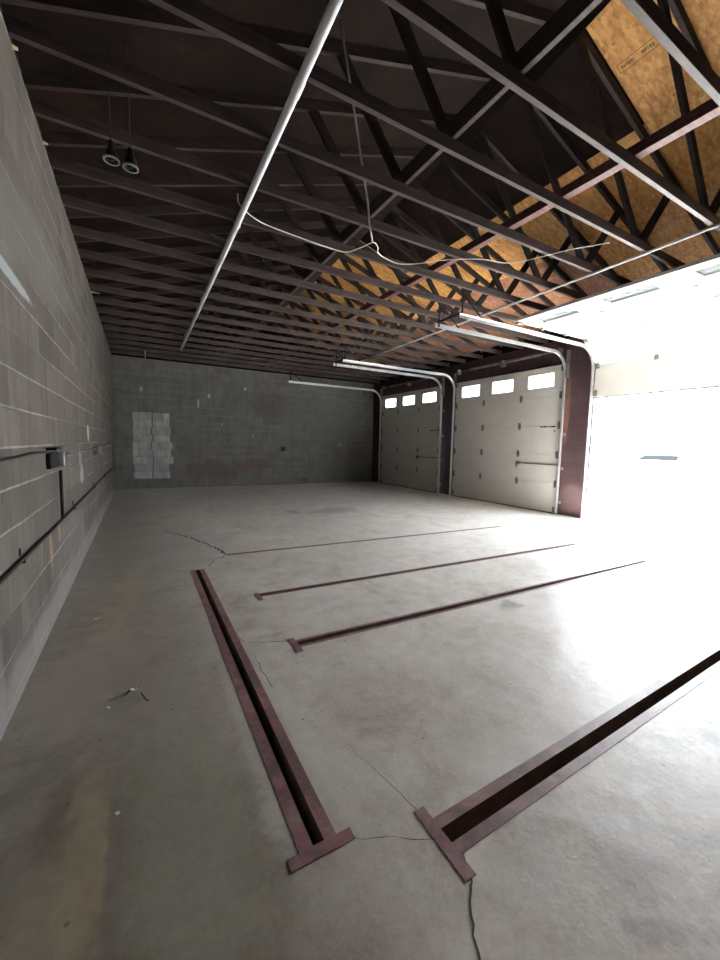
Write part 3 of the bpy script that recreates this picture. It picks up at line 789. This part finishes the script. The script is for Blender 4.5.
# ------------------------------------------------------------------ scraps on the floor
def scrap(cx, cy, w, l, ang, mat, name, lb, curl=.012):
    bm2 = MB(); n = 6; c, s = math.cos(ang), math.sin(ang); top = []
    for i in range(n + 1):
        u = i / n - .5; ww = w * (1 - (2 * abs(u)) ** 2 * .7) * random.uniform(.8, 1.15)
        z = .002 + curl * (4 * u * u) * .8 + random.uniform(0, .003)
        for v in (-.5, .5):
            x, y = u * l, v * ww
            top.append((cx + c * x - s * y, cy + s * x + c * y, z + (v + .5) * .004))
    vs = [bm2.bm.verts.new(p) for p in top]; lo = [bm2.bm.verts.new((p[0], p[1], p[2] - .0012)) for p in top]
    fs = []
    for i in range(n):
        a, b, c2, d = 2 * i, 2 * i + 1, 2 * i + 3, 2 * i + 2
        fs.append(bm2.bm.faces.new((vs[a], vs[b], vs[c2], vs[d]))); fs.append(bm2.bm.faces.new((lo[d], lo[c2], lo[b], lo[a])))
        fs.append(bm2.bm.faces.new((vs[a], vs[d], lo[d], lo[a]))); fs.append(bm2.bm.faces.new((vs[b], lo[b], lo[c2], vs[c2])))
    fs.append(bm2.bm.faces.new((vs[0], lo[0], lo[1], vs[1]))); fs.append(bm2.bm.faces.new((vs[-2], vs[-1], lo[-1], lo[-2])))
    bm2._fin(fs); o = bm2.build(name, mat, None, (cx, cy, .001)); return tag(o, lb, 'scrap', 'scraps on the floor')
scrap(-.045, 2.33, .020, .055, .3, M['paper'], 'paper_scrap', 'curled pale scrap on the floor left of the long channel')
scrap(-.10, 2.30, .018, .06, .5, M['twig'], 'dry_leaf', 'curled dark leaf beside the pale scrap on the floor')
scrap(-.005, 2.22, .006, .10, -1.2, M['twig'], 'dry_twig', 'thin dark twig lying beside the pale scrap')
scrap(-.165, 2.225, .012, .028, .9, M['paper'], 'paper_scrap', 'small pale scrap nearest the left wall base')
scrap(-.307, 3.42, .02, .05, .2, M['paper'], 'paper_scrap', 'tiny pale scrap beside the left wall, farthest of the scraps', .006)
scrap(-.10, 1.545, .010, .016, .2, M['paper'], 'paper_scrap', 'tiny pale fleck on the brown stain near the lower left', .003)

# ------------------------------------------------------------------ outdoors
mb = MB(); mb.box(XR + .1001, 140, -70, 90, -.25, -.02); struct(mb.build('floor_outside', M['outside']))
o = MB().box(15, 15.25, -10, 26, -.02, 1.04).build('glare_wall', M['white'], None, (15, 8, -.02)); tag(o, 'added low white wall standing in for glare outside the open garage door', 'wall')  # added to hide the lower car; its white stands in for glare
root = tag(empty('car', (18.4, 7.7, -.02)), 'white car parked far outside, its dark windscreen showing over the added low wall', 'car')
cx, cy = 17.4, 7.7
def ring(x, hw, z0, z1, tw=None):
    tw = tw if tw is not None else hw
    return [(x, cy - hw, z0), (x, cy + hw, z0), (x, cy + hw, (z0 + z1) / 2), (x, cy + tw, z1), (x, cy - tw, z1), (x, cy - hw, (z0 + z1) / 2)]
def loft(rings):
    mb = MB(); R = [[mb.bm.verts.new(p) for p in r] for r in rings]; n = len(R[0]); fs = []
    for i in range(len(R) - 1):
        for k in range(n): fs.append(mb.bm.faces.new((R[i][k], R[i][(k + 1) % n], R[i + 1][(k + 1) % n], R[i + 1][k])))
    fs += [mb.bm.faces.new(R[0][::-1]), mb.bm.faces.new(R[-1])]; mb._fin(fs, False); return mb
part(loft([ring(cx - 1.0, .78, .22, .62, .70), ring(cx - .85, .88, .18, .72, .76), ring(cx + .2, .9, .18, .90, .78), ring(cx + 2.8, .9, .18, .93, .8), ring(cx + 3.3, .86, .22, .90, .76)]), 'body', M['car_paint'], root, .03)
part(loft([ring(cx + .32, .78, .905, .915, .76), ring(cx + 1.05, .77, .905, 1.22, .60), ring(cx + 2.2, .77, .915, 1.235, .60), ring(cx + 2.75, .76, .925, .95, .74)]), 'cabin', M['car_paint'], root, .02)
def glassq(pts): return MB().hexa([Vector(p) for p in pts] + [Vector(p) + Vector((-.012, 0, .012)) for p in pts])
part(glassq([(cx + .36, cy - .70, .955), (cx + .36, cy + .70, .955), (cx + .98, cy + .60, 1.185), (cx + .98, cy - .60, 1.185)]), 'windscreen', M['car_glass'], root)
for s in (-1, 1):
    part(MB().hexa([(cx + .75, cy + s * .775, .97), (cx + 2.4, cy + s * .775, .97), (cx + 2.1, cy + s * .64, 1.18), (cx + 1.1, cy + s * .64, 1.18)] +
                   [(cx + .75, cy + s * .79, .97), (cx + 2.4, cy + s * .79, .97), (cx + 2.1, cy + s * .655, 1.18), (cx + 1.1, cy + s * .655, 1.18)]), 'side_window', M['car_glass'], root)
    part(MB().box(cx + .5, cx + .62, cy + s * .86 - .07, cy + s * .86 + .09, .93, 1.05), 'mirror', M['car_glass'], root, .02)
    for x in (cx - .25, cx + 2.45):
        part(MB().tube([(x, cy + s * .72, .29), (x, cy + s * .91, .29)], .31, 24), 'wheel', M['rubber'], root, .02)

# ------------------------------------------------------------------ light
w = bpy.data.worlds.new('world'); sc.world = w; w.use_nodes = True; nt = w.node_tree; bg = nt.nodes['Background']
tc = N(nt, 'ShaderNodeTexCoord'); sx = N(nt, 'ShaderNodeSeparateXYZ'); L(nt, tc.outputs['Generated'], sx.inputs[0])
L(nt, ramp(nt, sx.outputs['Z'], [(.0, (.95, .97, 1)), (.35, (.84, .92, 1.)), (1., (.6, .78, 1.))]), bg.inputs['Color'])
bg.inputs['Strength'].default_value = 13.0
sd = bpy.data.lights.new('sun', 'SUN'); sd.energy = 60; sd.angle = .01; sd.color = (1, .96, .9)
so = bpy.data.objects.new('sun', sd); COL.objects.link(so)
so.rotation_euler = Vector((-.46, .12, -1.0)).to_track_quat('-Z', 'Y').to_euler()
# daylight portals in the openings guide the sky sampling (they give off no light of their own)
for (y0, y1, z1) in ((1.31, 4.345, 2.33),):
    ld = bpy.data.lights.new('sky_portal', 'AREA'); ld.shape = 'RECTANGLE'; ld.size = z1; ld.size_y = y1 - y0
    ld.cycles.is_portal = True
    lo = bpy.data.objects.new('sky_portal', ld); COL.objects.link(lo); lo.location = (XR + .095, (y0 + y1) / 2, z1 / 2)
    lo.rotation_euler = (0, math.pi / 2, 0)

# ------------------------------------------------------------------ camera
R = ((0.8703642, -0.4919298, 0.0217051), (-0.0255172, -0.0890797, -0.9956976), (0.4917468, 0.8660657, -0.0900845))   # image right, image down, forward
cd = bpy.data.cameras.new('camera'); co = bpy.data.objects.new('camera', cd); COL.objects.link(co)
m = Matrix(((R[0][0], -R[1][0], -R[2][0], 0), (R[0][1], -R[1][1], -R[2][1], 0), (R[0][2], -R[1][2], -R[2][2], 1.35), (0, 0, 0, 1)))
co.matrix_world = m
cd.sensor_fit = 'VERTICAL'; cd.sensor_height = 36; cd.lens = 389.887 / 960 * 36; cd.clip_start = .02; cd.clip_end = 500
sc.camera = co
sc.view_settings.view_transform = 'Standard'; sc.view_settings.look = 'None'; sc.view_settings.gamma = 1
sc.view_settings.exposure = 1.4
sc.view_settings.use_curve_mapping = False
sc.cycles.max_bounces = 10; sc.cycles.diffuse_bounces = 6; sc.cycles.transparent_max_bounces = 8
